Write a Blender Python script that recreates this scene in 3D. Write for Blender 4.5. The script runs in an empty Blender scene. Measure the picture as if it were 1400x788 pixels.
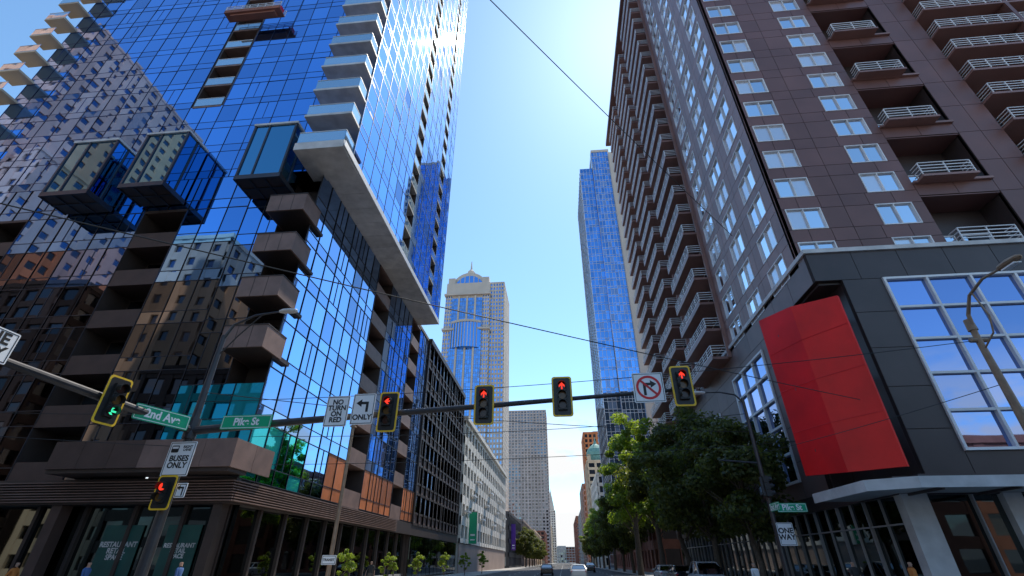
import bpy, math, random
import numpy as np
from mathutils import Vector, Matrix
random.seed(7); np.random.seed(7)
scene=bpy.context.scene
R=math.radians

# ------------------------------------------------------------ materials
MATS={}
def nt(name):
    m=bpy.data.materials.new(name); m.use_nodes=True
    n=m.node_tree; p=n.nodes['Principled BSDF']; MATS[name]=m
    return m,n,p
def pm(name,col,rough=.75,var=.18,scale=1.2,metal=0.0,bump=0.0,bscale=20,island=0.12,emit=0):
    m,n,p=nt(name); N=n.nodes; L=n.links
    p.inputs['Roughness'].default_value=rough; p.inputs['Metallic'].default_value=metal
    tc=N.new('ShaderNodeTexCoord'); no=N.new('ShaderNodeTexNoise'); no.inputs['Scale'].default_value=scale; no.inputs['Detail'].default_value=6
    L.new(tc.outputs['Object'],no.inputs['Vector'])
    mr=N.new('ShaderNodeMapRange'); mr.inputs[1].default_value=.3; mr.inputs[2].default_value=.7
    mr.inputs[3].default_value=1-var; mr.inputs[4].default_value=1+var
    L.new(no.outputs['Fac'],mr.inputs[0])
    g=N.new('ShaderNodeNewGeometry'); mr2=N.new('ShaderNodeMapRange'); mr2.inputs[3].default_value=1-island; mr2.inputs[4].default_value=1+island
    L.new(g.outputs['Random Per Island'],mr2.inputs[0])
    mu=N.new('ShaderNodeMath'); mu.operation='MULTIPLY'; L.new(mr.outputs[0],mu.inputs[0]); L.new(mr2.outputs[0],mu.inputs[1])
    vm=N.new('ShaderNodeVectorMath'); vm.operation='SCALE'; vm.inputs[0].default_value=col; L.new(mu.outputs[0],vm.inputs['Scale'])
    L.new(vm.outputs[0],p.inputs['Base Color'])
    if bump:
        nb=N.new('ShaderNodeTexNoise'); nb.inputs['Scale'].default_value=bscale; nb.inputs['Detail'].default_value=4; L.new(tc.outputs['Object'],nb.inputs['Vector'])
        b=N.new('ShaderNodeBump'); b.inputs['Strength'].default_value=bump; b.inputs['Distance'].default_value=.02
        L.new(nb.outputs['Fac'],b.inputs['Height']); L.new(b.outputs[0],p.inputs['Normal'])
    if emit:
        p.inputs['Emission Color'].default_value=(*col,1); p.inputs['Emission Strength'].default_value=emit
    return m
def gm(name,tint,rough=.02,lo=.78,hi=1.08,blind=.0,blindcol=(.45,.43,.4),wave=.06,metal=1.0):
    """coated window glass: tinted mirror coat, per-pane variation, optional blinds"""
    m,n,p=nt(name); N=n.nodes; L=n.links
    p.inputs['Roughness'].default_value=rough; p.inputs['Metallic'].default_value=metal
    g=N.new('ShaderNodeNewGeometry'); mr=N.new('ShaderNodeMapRange'); mr.inputs[3].default_value=lo; mr.inputs[4].default_value=hi
    L.new(g.outputs['Random Per Island'],mr.inputs[0])
    vm=N.new('ShaderNodeVectorMath'); vm.operation='SCALE'; vm.inputs[0].default_value=tint; L.new(mr.outputs[0],vm.inputs['Scale'])
    L.new(vm.outputs[0],p.inputs['Base Color'])
    tc=N.new('ShaderNodeTexCoord'); no=N.new('ShaderNodeTexNoise'); no.inputs['Scale'].default_value=.45; no.inputs['Detail'].default_value=1.5
    L.new(tc.outputs['Object'],no.inputs['Vector'])
    b=N.new('ShaderNodeBump'); b.inputs['Strength'].default_value=wave; b.inputs['Distance'].default_value=.06
    L.new(no.outputs['Fac'],b.inputs['Height']); L.new(b.outputs[0],p.inputs['Normal'])
    if blind>0:
        mul=N.new('ShaderNodeMath'); mul.operation='MULTIPLY'; mul.inputs[1].default_value=37.3
        fr=N.new('ShaderNodeMath'); fr.operation='FRACT'; lt=N.new('ShaderNodeMath'); lt.operation='LESS_THAN'; lt.inputs[1].default_value=blind
        L.new(g.outputs['Random Per Island'],mul.inputs[0]); L.new(mul.outputs[0],fr.inputs[0]); L.new(fr.outputs[0],lt.inputs[0])
        sc=N.new('ShaderNodeMath'); sc.operation='MULTIPLY'; sc.inputs[1].default_value=.45; L.new(lt.outputs[0],sc.inputs[0])
        d=N.new('ShaderNodeBsdfDiffuse'); d.inputs['Color'].default_value=(*blindcol,1)
        mx=N.new('ShaderNodeMixShader'); L.new(sc.outputs[0],mx.inputs[0]); L.new(p.outputs[0],mx.inputs[1]); L.new(d.outputs[0],mx.inputs[2])
        L.new(mx.outputs[0],N['Material Output'].inputs['Surface'])
    return m

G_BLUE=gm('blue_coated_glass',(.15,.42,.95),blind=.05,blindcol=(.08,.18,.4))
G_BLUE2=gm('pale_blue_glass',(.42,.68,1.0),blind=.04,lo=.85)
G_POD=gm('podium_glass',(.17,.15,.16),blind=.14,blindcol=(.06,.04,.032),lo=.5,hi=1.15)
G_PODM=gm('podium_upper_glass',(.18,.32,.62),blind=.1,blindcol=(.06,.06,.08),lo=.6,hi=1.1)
G_PODE=gm('podium_blue_glass',(.28,.5,.88),blind=.08,blindcol=(.1,.1,.12),lo=.65,hi=1.08)
G_DARK=gm('dark_window_glass',(.16,.19,.23),blind=.2,blindcol=(.14,.12,.1))
G_SHOP=gm('shopfront_glass',(.13,.15,.15),blind=.1,lo=.6)
G_TURQ=gm('reflection_tinted_glass',(.07,.75,.88),lo=.8,blind=.25,blindcol=(.03,.45,.5))  # a turquoise reflection put into the glass tint
G_WIN=gm('apartment_window_glass',(.82,.9,1.0),blind=.35,blindcol=(.75,.75,.78),lo=.8,hi=1.05)
G_BAY=gm('tall_bay_glass',(.27,.38,.68),lo=.75)
G_FAR=gm('far_tower_glass',(.2,.46,.92),lo=.7,blind=.1,blindcol=(.3,.4,.55))
G_RAIL=gm('balcony_rail_glass',(.5,.68,.8),lo=.85,metal=.8)
G_POD2=gm('bay_pod_glass',(.12,.36,.56),lo=.7)
M_MULL=pm('dark_mullion',(.04,.045,.06),.4,metal=.3)
M_MULLT=pm('navy_mullion',(.03,.06,.15),.35,metal=.3)
M_MULLB=pm('bluegrey_mullion',(.22,.34,.5),.4)
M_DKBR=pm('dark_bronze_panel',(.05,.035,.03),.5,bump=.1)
M_BRBAL=pm('brown_balcony_panel',(.22,.14,.115),.55,bump=.1)
M_BRDK=pm('deep_brown_balcony_panel',(.075,.045,.037),.55,bump=.1)
M_WREFL=pm('warm_reflection_paint',(.5,.15,.045),.5,island=.35)  # orange colour standing in for a warm reflection in the podium glass
M_SOFF=pm('pale_soffit',(.6,.585,.57),.6)
M_SLAB=pm('concrete_slab',(.42,.41,.4),.8,bump=.2)
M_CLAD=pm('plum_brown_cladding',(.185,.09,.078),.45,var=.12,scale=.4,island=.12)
M_CLAD2=pm('glare_lightened_cladding',(.29,.16,.135),.45,var=.12,scale=.4,island=.12)  # lightened cladding brown, avenue glare put into the colour; balcony slabs share it
M_CLADD=pm('dark_joint_backing',(.03,.02,.018),.9)  # dark backing visible through the panel gaps
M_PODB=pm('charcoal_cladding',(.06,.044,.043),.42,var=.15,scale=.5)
M_PODF=pm('side_cladding',(.2,.14,.13),.5,var=.15,scale=.5)
M_WHITE=pm('white_painted_metal',(.8,.8,.8),.4,var=.05)
M_LINE=pm('road_paint',(.75,.75,.72),.6,var=.25,scale=6)
M_RED=pm('red_panel',(.85,.008,.010),.38,var=.14,scale=.5,bump=.06,bscale=2)
M_BEIGE=pm('beige_stone',(.62,.48,.33),.8,var=.12,scale=.2)
M_PINK=pm('pink_granite',(.8,.38,.24),.7,var=.12,scale=.2)
M_CREAM=pm('cream_concrete',(.74,.69,.61),.8,var=.1,scale=.3)
M_TAUPE=pm('taupe_concrete',(.36,.27,.23),.8,var=.12,scale=.2)
M_LTAUPE=pm('light_taupe_concrete',(.5,.42,.38),.8,var=.12,scale=.2)
M_GREY=pm('grey_concrete',(.32,.32,.32),.85,var=.15,scale=.4,bump=.2)
M_BRICK=pm('red_brown_brick',(.3,.12,.08),.85,var=.2,scale=.6)
M_GSTONE=pm('pale_tower_stone',(.6,.52,.44),.8,var=.08,scale=.1)
M_COPG=pm('verdigris_copper',(.18,.36,.3),.7)
M_ROOF=pm('roof_membrane',(.2,.2,.2),.9)
M_ASPH=pm('asphalt',(.06,.06,.063),.9,var=.3,scale=.8,bump=.5,bscale=60,island=0)
M_WALK=pm('sidewalk_concrete',(.36,.345,.32),.9,var=.15,scale=1.0,bump=.3,bscale=40,island=.1)
M_KERB=pm('kerb_granite',(.38,.37,.35),.8)
M_GRND=pm('city_ground',(.2,.19,.18),.95,var=.2,scale=.05)
M_POLE=pm('dark_painted_pole',(.05,.048,.052),.4,metal=.3,var=.2,scale=3)
M_POLER=pm('weathered_lamp_pole',(.3,.2,.13),.5,metal=.2,var=.2,scale=3)
M_BLACK=pm('black_housing',(.018,.018,.018),.4,var=.05)
M_YEL=pm('yellow_backplate_border',(1.0,.6,.03),.5,var=.1)
M_LENS=pm('dark_lens',(.05,.02,.012),.2)
M_LENSA=pm('dark_amber_lens',(.16,.08,.02),.2)
M_REDL=pm('lit_red_signal',(1.0,.045,.02),.5,emit=1.1,var=0,island=0)
M_GRNL=pm('lit_green_signal',(.05,.9,.45),.5,emit=1.0,var=0,island=0)
M_SGRN=pm('sign_green',(.0,.42,.2),.45,var=.06)
M_SWHT=pm('sign_white',(.93,.93,.93),.3,var=.02,island=0)
M_SBLK=pm('sign_black',(.01,.01,.01),.5,var=0)
M_SRED=pm('sign_red',(.75,.01,.02),.45,var=.04)
M_WIRE=pm('cable_black',(.02,.02,.02),.6)
M_BARK=pm('bark',(.12,.09,.065),.9,var=.3,scale=8,bump=.6,bscale=30)
M_PURP=pm('purple_banner',(.12,.03,.35),.6)
M_ORNG=pm('orange_netting',(.6,.2,.07),.7)
M_POST=pm('teal_poster',(.02,.09,.075),.5)
M_TYRE=pm('tyre_rubber',(.015,.015,.015),.9)
def leafmat(name,c1,c2):
    m,n,p=nt(name); N=n.nodes; L=n.links
    g=N.new('ShaderNodeNewGeometry'); r=N.new('ShaderNodeValToRGB'); r.color_ramp.elements[0].color=(*c1,1); r.color_ramp.elements[1].color=(*c2,1)
    L.new(g.outputs['Random Per Island'],r.inputs[0])
    L.new(r.outputs[0],p.inputs['Base Color']); p.inputs['Roughness'].default_value=.5
    t=N.new('ShaderNodeBsdfTranslucent')
    hs=N.new('ShaderNodeVectorMath'); hs.operation='MULTIPLY'; hs.inputs[1].default_value=(2.4,2.2,.8); L.new(r.outputs[0],hs.inputs[0]); L.new(hs.outputs[0],t.inputs['Color'])
    mx=N.new('ShaderNodeMixShader'); mx.inputs[0].default_value=.5; L.new(p.outputs[0],mx.inputs[1]); L.new(t.outputs[0],mx.inputs[2])
    L.new(mx.outputs[0],N['Material Output'].inputs['Surface']); return m
M_LEAFD=leafmat('dark_foliage',(.035,.052,.014),(.13,.15,.045))
M_LEAFL=leafmat('light_foliage',(.10,.17,.025),(.24,.31,.05))

# ------------------------------------------------------------ mesh builders
class MB:
    def __init__(s,mat): s.v=[]; s.f=[]; s.mat=mat; s.smooth=False
    def quad(s,*p):
        i=len(s.v); s.v.extend([tuple(q) for q in p]); s.f.append(tuple(range(i,i+len(p))))
    def box(s,x0,x1,y0,y1,z0,z1):
        if x0>x1:x0,x1=x1,x0
        if y0>y1:y0,y1=y1,y0
        if z0>z1:z0,z1=z1,z0
        i=len(s.v)
        s.v.extend([(x0,y0,z0),(x1,y0,z0),(x1,y1,z0),(x0,y1,z0),(x0,y0,z1),(x1,y0,z1),(x1,y1,z1),(x0,y1,z1)])
        for f in ((0,3,2,1),(4,5,6,7),(0,1,5,4),(1,2,6,5),(2,3,7,6),(3,0,4,7)): s.f.append(tuple(i+k for k in f))
    def tube(s,pts,rad,n=10,cap=True):
        pts=[Vector(p) for p in pts]
        if not isinstance(rad,(list,tuple)): rad=[rad]*len(pts)
        base=len(s.v); up=None
        for k,p in enumerate(pts):
            d=(pts[min(k+1,len(pts)-1)]-pts[max(k-1,0)]).normalized()
            if up is None: up=Vector((0,0,1)) if abs(d.z)<.9 else Vector((1,0,0))
            a=d.cross(up).normalized(); b=a.cross(d).normalized(); up=b
            for j in range(n):
                t=2*math.pi*j/n; q=p+a*math.cos(t)*rad[k]+b*math.sin(t)*rad[k]; s.v.append(tuple(q))
        for k in range(len(pts)-1):
            for j in range(n):
                j2=(j+1)%n; s.f.append((base+k*n+j,base+k*n+j2,base+(k+1)*n+j2,base+(k+1)*n+j))
        if cap:
            s.f.append(tuple(base+j for j in range(n))[::-1]); s.f.append(tuple(base+(len(pts)-1)*n+j for j in range(n)))
    def loft(s,rings,cap=True):
        base=len(s.v); n=len(rings[0])
        for r in rings: s.v.extend([tuple(q) for q in r])
        for k in range(len(rings)-1):
            for j in range(n):
                j2=(j+1)%n; s.f.append((base+k*n+j,base+k*n+j2,base+(k+1)*n+j2,base+(k+1)*n+j))
        if cap:
            s.f.append(tuple(base+j for j in range(n))[::-1]); s.f.append(tuple(base+(len(rings)-1)*n+j for j in range(n)))
    def prism(s,poly,z0,z1):
        s.loft([[(x,y,z0) for x,y in poly],[(x,y,z1) for x,y in poly]])
    def plate(s,poly,y0,y1):  # polygon in x,z extruded in y (front = y0)
        s.loft([[(x,y0,z) for x,z in poly],[(x,y1,z) for x,z in poly]])
    def mesh(s,name):
        me=bpy.data.meshes.new(name); me.from_pydata(s.v,[],s.f); me.materials.append(s.mat)
        if s.smooth:
            for p in me.polygons: p.use_smooth=True
        me.update(); return me
def link(o): scene.collection.objects.link(o); return o
class Thing:
    def __init__(s,name): s.name=name; s.parts={}; s.extra=[]
    def p(s,part,mat):
        if part not in s.parts: s.parts[part]=MB(mat)
        return s.parts[part]
    def finish(s,loc=(0,0,0),rz=0):
        e=link(bpy.data.objects.new(s.name,None)); e.location=loc; e.rotation_euler=(0,0,rz); e.empty_display_size=.5
        for k,m in s.parts.items():
            if not m.f: continue
            o=link(bpy.data.objects.new(k,m.mesh(k))); o.parent=e
        for o in s.extra: o.parent=e
        return e
def text(T,body,size,mat,x,y,z,part='lettering',rz=0,sx=1.0,align='CENTER'):
    cu=bpy.data.curves.new('t','FONT'); cu.body=body; cu.size=size; cu.align_x=align; cu.align_y='CENTER'; cu.extrude=.002; cu.space_line=.85; cu.offset=.010*size/.3
    o=bpy.data.objects.new('tmp',cu); link(o); bpy.context.view_layer.update()
    me=bpy.data.meshes.new_from_object(o.evaluated_get(bpy.context.evaluated_depsgraph_get()))
    bpy.data.objects.remove(o)
    me.materials.clear(); me.materials.append(mat)
    q=link(bpy.data.objects.new(part,me)); q.rotation_euler=(R(90),0,rz); q.location=(x,y,z); q.scale=(sx,1,1); T.extra.append(q); return q

# facade coordinates: face=(axis,plane,sign)
def fbox(mb,face,u0,u1,z0,z1,d0,d1):
    ax,pl,s=face
    if ax=='x': mb.box(u0,u1,pl+s*d0,pl+s*d1,z0,z1)
    else: mb.box(pl+s*d0,pl+s*d1,u0,u1,z0,z1)
def fpt(face,u,z,d):
    ax,pl,s=face
    return (u,pl+s*d,z) if ax=='x' else (pl+s*d,u,z)
def pane(mb,face,u0,u1,z0,z1,d,j=.003):
    tu=random.gauss(0,j); tz=random.gauss(0,j); uc=(u0+u1)/2; zc=(z0+z1)/2
    P=[fpt(face,u,z,d+tu*(u-uc)+tz*(z-zc)) for u,z in ((u0,z0),(u1,z0),(u1,z1),(u0,z1))]
    ax,pl,s=face
    flip=(s>0) if ax=='x' else (s<0)
    if flip: P=P[::-1]
    mb.quad(*P)
def curtain(T,face,u0,u1,z0,z1,du,dz,glass,span=None,skip=None,mull=M_MULL,mw=.05,md=.09,split=.28,altglass=None,j=.003,gp='glass',half=.25):
    nu=max(1,round((u1-u0)/du)); nz=max(1,round((z1-z0)/dz)); du=(u1-u0)/nu; dz=(z1-z0)/nz
    g=T.p(gp,glass); m=T.p('mullions' if mull is M_MULL else 'mullions_'+mull.name,mull); s=T.p('spandrels_'+span.name,span) if (span and span is not glass) else g
    for i in range(nu):
        for k in range(nz):
            a=u0+i*du; b=a+du; c=z0+k*dz; d=c+dz
            if skip and skip((a+b)/2,(c+d)/2): continue
            zs=c+dz*split
            gg=g; ss=s
            if altglass:
                r=altglass((a+b)/2,(c+d)/2)
                if r: gg=T.p(r[0],r[1]); ss=gg if s is g else s
            pane(ss,face,a,b,c,zs,0,j); pane(gg,face,a,b,zs,d,0,j)
            if random.random()<half and du>1.3: fbox(m,face,(a+b)/2-mw/2,(a+b)/2+mw/2,zs,d,-.02,md*.7)
            fbox(m,face,a-mw/2,a+mw/2,c,d,-.02,md)
            fbox(m,face,b-mw/2,b+mw/2,c,d,-.02,md-.004)
            fbox(m,face,a+mw/2,b-mw/2,c-mw/2,c+mw/2,-.02,md*.8)
            fbox(m,face,a+mw/2,b-mw/2,zs-mw/2,zs+mw/2,-.02,md*.6)
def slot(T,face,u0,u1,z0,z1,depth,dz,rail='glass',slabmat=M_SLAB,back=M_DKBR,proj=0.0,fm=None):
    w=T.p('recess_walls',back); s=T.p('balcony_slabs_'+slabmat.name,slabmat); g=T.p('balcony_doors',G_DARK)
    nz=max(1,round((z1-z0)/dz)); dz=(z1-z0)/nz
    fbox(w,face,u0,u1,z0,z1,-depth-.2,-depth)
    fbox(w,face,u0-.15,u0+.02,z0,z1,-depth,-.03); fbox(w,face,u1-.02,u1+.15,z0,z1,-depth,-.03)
    for k in range(nz+1):
        z=z0+k*dz
        fbox(s,face,u0+.03,u1-.03,z-.1,z+.12,-depth,.03+proj)
        if k<nz:
            n=max(1,int((u1-u0)/1.4)); q=(u1-u0-.3)/n
            for i in range(n): pane(g,face,u0+.15+i*q+.04,u0+.15+(i+1)*q-.04,z+.14,z+dz-.3,-depth+.05)
            if rail=='glass':
                r=T.p('balcony_rails',G_RAIL); fbox(r,face,u0+.05,u1-.05,z+.2,z+1.15,-.02+proj,.01+proj)
                t=T.p('rail_caps',M_WHITE); fbox(t,face,u0+.05,u1-.05,z+1.15,z+1.2,-.04+proj,.03+proj)
            elif rail=='solid':
                fm_=fm or M_BRBAL; r=T.p('balcony_fronts_'+fm_.name,fm_); fbox(r,face,u0+.05,u1-.05,z+.12,z+1.2,-.1+proj,.02+proj)
def bars(T,face,u0,u1,z0,d0,d1,n=4,part='white_railings',mat=M_WHITE,h=1.05,ends=True):
    """open rail round a projecting balcony"""
    m=T.p(part,mat)
    for i in range(n):
        z=z0+h*(i+1)/n
        fbox(m,face,u0,u1,z-.03,z+.03,d1-.04,d1)
        if ends:
            fbox(m,face,u0,u0+.04,z-.028,z+.028,d0,d1-.04); fbox(m,face,u1-.04,u1,z-.028,z+.028,d0,d1-.04)
    k=max(2,int((u1-u0)/1.2)+1)
    for i in range(k):
        u=u0+(u1-u0)*i/(k-1); fbox(m,face,u-.03,u+.03,z0,z0+h,d1-.07,d1-.01)
def clad(T,face,u0,u1,z0,z1,cu,cz,part,mat,th=.25,gap=.018):
    if u1-u0<.02 or z1-z0<.02: return
    nu=max(1,round((u1-u0)/cu)); nz=max(1,round((z1-z0)/cz)); cu=(u1-u0)/nu; cz=(z1-z0)/nz
    m=T.p(part,mat); b=T.p('joints',M_CLADD)
    fbox(b,face,u0,u1,z0,z1,-th,-.03)
    for i in range(nu):
        for k in range(nz):
            fbox(m,face,u0+i*cu+gap,u0+(i+1)*cu-gap,z0+k*cz+gap,z0+(k+1)*cz-gap,-.028,0)
def window(T,face,u0,u1,z0,z1,glass=G_WIN,frame=M_WHITE,fw=.07,nu=1,nz=1,inset=-.12,gp='window_glass',fp='window_frames',proud=.03):
    g=T.p(gp,glass); f=T.p(fp,frame)
    for i in range(nu):
        for k in range(nz):
            pane(g,face,u0+(u1-u0)*i/nu,u0+(u1-u0)*(i+1)/nu,z0+(z1-z0)*k/nz,z0+(z1-z0)*(k+1)/nz,inset,.003)
    fbox(f,face,u0,u0+fw,z0,z1,inset-.1,proud); fbox(f,face,u1-fw,u1,z0,z1,inset-.1,proud)
    fbox(f,face,u0+fw,u1-fw,z0,z0+fw,inset-.1,proud); fbox(f,face,u0+fw,u1-fw,z1-fw,z1,inset-.1,proud)
    for i in range(1,nu):
        u=u0+(u1-u0)*i/nu; fbox(f,face,u-fw/2,u+fw/2,z0+fw,z1-fw,inset-.05,proud-.02)
    for k in range(1,nz):
        z=z0+(z1-z0)*k/nz; fbox(f,face,u0+fw,u1-fw,z-fw/2,z+fw/2,inset-.05,proud-.035)
def gridwall(T,face,u0,u1,z0,z1,bay,fl,pw,sh,wall,glass,dp=.35,wp='walls',gp='windows',base=0):
    nu=max(1,round((u1-u0)/bay)); nz=max(1,round((z1-z0-base)/fl)); bay=(u1-u0)/nu; fl=(z1-z0-base)/nz
    w=T.p(wp,wall); g=T.p(gp,glass)
    for i in range(nu+1):
        u=u0+i*bay; a=max(u0,u-pw/2); b=min(u1,u+pw/2); fbox(w,face,a,b,z0,z1,-.1,dp)
    for k in range(nz+1):
        z=z0+base+k*fl; fbox(w,face,u0,u1,max(z0,z-sh/2),min(z1,z+sh/2),-.1,dp-.06)
    for i in range(nu):
        for k in range(nz): pane(g,face,u0+i*bay,u0+(i+1)*bay,z0+base+k*fl,z0+base+(k+1)*fl,0,.003)
def building(name,x0,x1,y0,y1,z,wall,glass,bay=4,fl=3.6,pw=1.2,sh=1.3,faces='SEN',dp=.35,base=0,z0=0,roofbox=True,T=None,fin=True):
    T=T or Thing(name)
    F={'S':(('x',y0,-1),x0,x1),'N':(('x',y1,1),x0,x1),'E':(('y',x1,1),y0,y1),'W':(('y',x0,-1),y0,y1)}
    w=T.p('core_walls',wall)
    w.box(x0+.06,x1-.06,y0+.06,y1-.06,z0,z-.02)
    for f in faces: gridwall(T,F[f][0],F[f][1],F[f][2],z0,z,bay,fl,pw,sh,wall,glass,dp,base=base)
    r=T.p('parapet',wall); e=dp+.12
    r.box(x0-e,x1+e,y0-e,y0-e+.4,z,z+.9); r.box(x0-e,x1+e,y1+e-.4,y1+e,z,z+.9); r.box(x0-e,x0-e+.4,y0-e+.4,y1+e-.4,z,z+.9); r.box(x1+e-.4,x1+e,y0-e+.4,y1+e-.4,z,z+.9)
    if roofbox:
        q=T.p('rooftop_plant',M_GREY); q.box(x0+(x1-x0)*.3,x0+(x1-x0)*.6,y0+(y1-y0)*.3,y0+(y1-y0)*.7,z,z+3.5)
    if fin: return T.finish()
    return T

# ------------------------------------------------------------ ground
def sheet(name,x0,x1,y0,y1,z,mat):
    b=MB(mat); b.quad((x0,y0,z),(x1,y0,z),(x1,y1,z),(x0,y1,z)); return link(bpy.data.objects.new(name,b.mesh(name)))
sheet('ground',-4000,4000,-4000,4000,-.02,M_GRND)
sheet('avenue_road',-12,11,-300,1500,0,M_ASPH)
sheet('cross_street_road',-400,400,1.5,17,.004,M_ASPH)
pv=Thing('sidewalk'); s=pv.p('paving',M_WALK); k=pv.p('kerb',M_KERB)
def walk(x0,x1,y0,y1,sides):
    n=max(1,int((x1-x0)/1.8)); mny=max(1,int((y1-y0)/1.8)); 
    if n*mny<1400:
        for i in range(n):
            for j in range(mny):
                s.box(x0+(x1-x0)*i/n+.008,x0+(x1-x0)*(i+1)/n-.008,y0+(y1-y0)*j/mny+.008,y0+(y1-y0)*(j+1)/mny-.008,-.01,.14)
    else: s.box(x0,x1,y0,y1,-.01,.14)
    if 'E' in sides: k.box(x1,x1+.18,y0,y1,-.01,.145)
    if 'W' in sides: k.box(x0-.18,x0,y0,y1,-.01,.145)
    if 'S' in sides: k.box(x0,x1,y0-.18,y0,-.01,.145)
    if 'N' in sides: k.box(x0,x1,y1,y1+.18,-.01,.145)
walk(-17.2,-12.2,17.2,150,'ES'); walk(11.2,15.7,17.2,150,'WS')
walk(-60,-17.2,17.2,25,'S'); walk(15.7,70,17.2,25,'S')
walk(-17.2,-12.2,-60,1.3,'EN'); walk(11.2,15.7,-60,1.3,'WN')
walk(-17.2,-12.2,150.2,1200,'E'); walk(11.2,15.7,150.2,1200,'W')
pv.finish()
mk=Thing('road_markings'); q=mk.p('paint',M_LINE)
def strip(x0,x1,y0,y1): q.quad((x0,y0,.010),(x1,y0,.010),(x1,y1,.010),(x0,y1,.010))
for i in range(19): strip(-11.4+i*1.2,-10.8+i*1.2,17.6,20.6)
strip(-12,11,21.6,22.0)
for x in (-8.2,-4.4,-.6,3.2,7.0):
    for i in range(60): strip(x-.06,x+.06,26+i*9,29+i*9)
mk.finish()

# ------------------------------------------------------------ left glass tower
LX=-17.2; TX=-14.5; SZ=28.3; TOP=128.3
T=Thing('blue_glass_residential_tower')
FS=('x',25,-1)
fl=3.05
curtain(T,FS,-52,-32,SZ,TOP,1.8,fl,G_BLUE,G_BLUE,None,M_MULLT,.035,.03,half=.12)
curtain(T,FS,-28.8,-18.3,SZ,TOP,1.75,fl,G_BLUE,G_BLUE,None,M_MULLT,.035,.03,half=.12)
slot(T,FS,-31.8,-29.0,SZ+9.15,TOP,1.5,fl,slabmat=M_BRBAL)
curtain(T,FS,-32,-28.8,SZ,SZ+9.15,1.6,fl,G_BLUE,G_BLUE,None,M_MULLT,.035,.03,half=.12)
# corner balcony stack projecting
nb=int((TOP-SZ)/fl)
sl=T.p('corner_balcony_slabs',M_SOFF); rl=T.p('corner_balcony_glass',G_RAIL); cp=T.p('rail_caps',M_WHITE); dr=T.p('balcony_doors',G_DARK)
BF=22.3
for i in range(nb+1):
    z=SZ+i*(TOP-SZ)/nb
    sl.box(-18.3,TX,BF,25.6,z-.1 if i else z-.6,z+.12)
    if i<nb:
        rl.box(-18.2,TX-.1,BF+.06,BF+.09,z+.2,z+1.2); rl.box(TX-.1,TX-.07,BF+.1,23.9,z+.2,z+1.2)
        cp.box(-18.2,TX-.06,BF+.03,BF+.11,z+1.2,z+1.25); cp.box(TX-.12,TX-.05,BF+.11,23.9,z+1.2,z+1.25)
        for a in range(3): pane(T.p('corner_doors',G_BLUE),('x',25.2,-1),-18.2+a*1.23,-17.02+a*1.23,z+.13,z+fl-.15,0)
wl=T.p('tower_side_walls',M_DKBR)
# east tower face
FE=('y',TX,1)
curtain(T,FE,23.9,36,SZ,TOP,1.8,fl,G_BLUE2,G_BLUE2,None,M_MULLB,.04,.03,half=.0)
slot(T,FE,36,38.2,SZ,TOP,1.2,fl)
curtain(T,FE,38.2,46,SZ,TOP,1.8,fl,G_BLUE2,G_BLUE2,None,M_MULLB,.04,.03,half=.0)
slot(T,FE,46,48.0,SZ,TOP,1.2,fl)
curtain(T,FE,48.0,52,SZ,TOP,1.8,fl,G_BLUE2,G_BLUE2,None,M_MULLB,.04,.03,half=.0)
wl.box(-51.9,TX-.2,51.8,52,SZ,TOP); wl.box(-52,-51.8,25.1,51.8,0,TOP)
T.p('tower_roof',M_ROOF).box(-52,TX,25,52,TOP,TOP+.5)
# soffit of overhang
so=T.p('overhang_soffit',M_SOFF)
for i in range(14): so.box(LX-.1,TX+.05,25.65+i*1.9,25.65+(i+1)*1.9-.03,SZ-.35,SZ-.06)
T.p('soffit_fascia',M_WHITE).box(TX+.05,TX+.12,BF,52,SZ-.5,SZ+.02)
# left edge balconies
for i in range(nb):
    z=SZ+i*fl
    T.p('edge_balcony_slabs',M_BEIGE).box(-53.6,-51.2,23.4,24.95,z-.12,z+.12); rl.box(-53.6,-51.2,23.4,23.43,z+.2,z+1.15); cp.box(-53.6,-51.2,23.38,23.45,z+1.15,z+1.2)
# podium front
z0p=5.4
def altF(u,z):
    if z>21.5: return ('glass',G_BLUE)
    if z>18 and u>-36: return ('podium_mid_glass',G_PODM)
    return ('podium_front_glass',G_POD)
for a,b in ((-52,-44),(-41,-31),(-27.5,-22.6)):
    curtain(T,FS,a,b,z0p,SZ,1.7,3.27,G_POD,None,None,M_MULL,.04,.045,altglass=altF,gp='podium_front_glass')
slot(T,FS,-44,-41,z0p,SZ-3.3,2.0,3.27,rail='solid',slabmat=M_BRDK,fm=M_BRDK); slot(T,FS,-31,-27.5,z0p,SZ-3.3,2.0,3.27,rail='solid',slabmat=M_BRDK,fm=M_BRDK)
for a,b in ((-44,-41),(-31,-27.5)): curtain(T,FS,a,b,SZ-3.3,SZ,1.6,3.3,G_BLUE,None,None,M_MULL,.04,.045)
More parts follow.
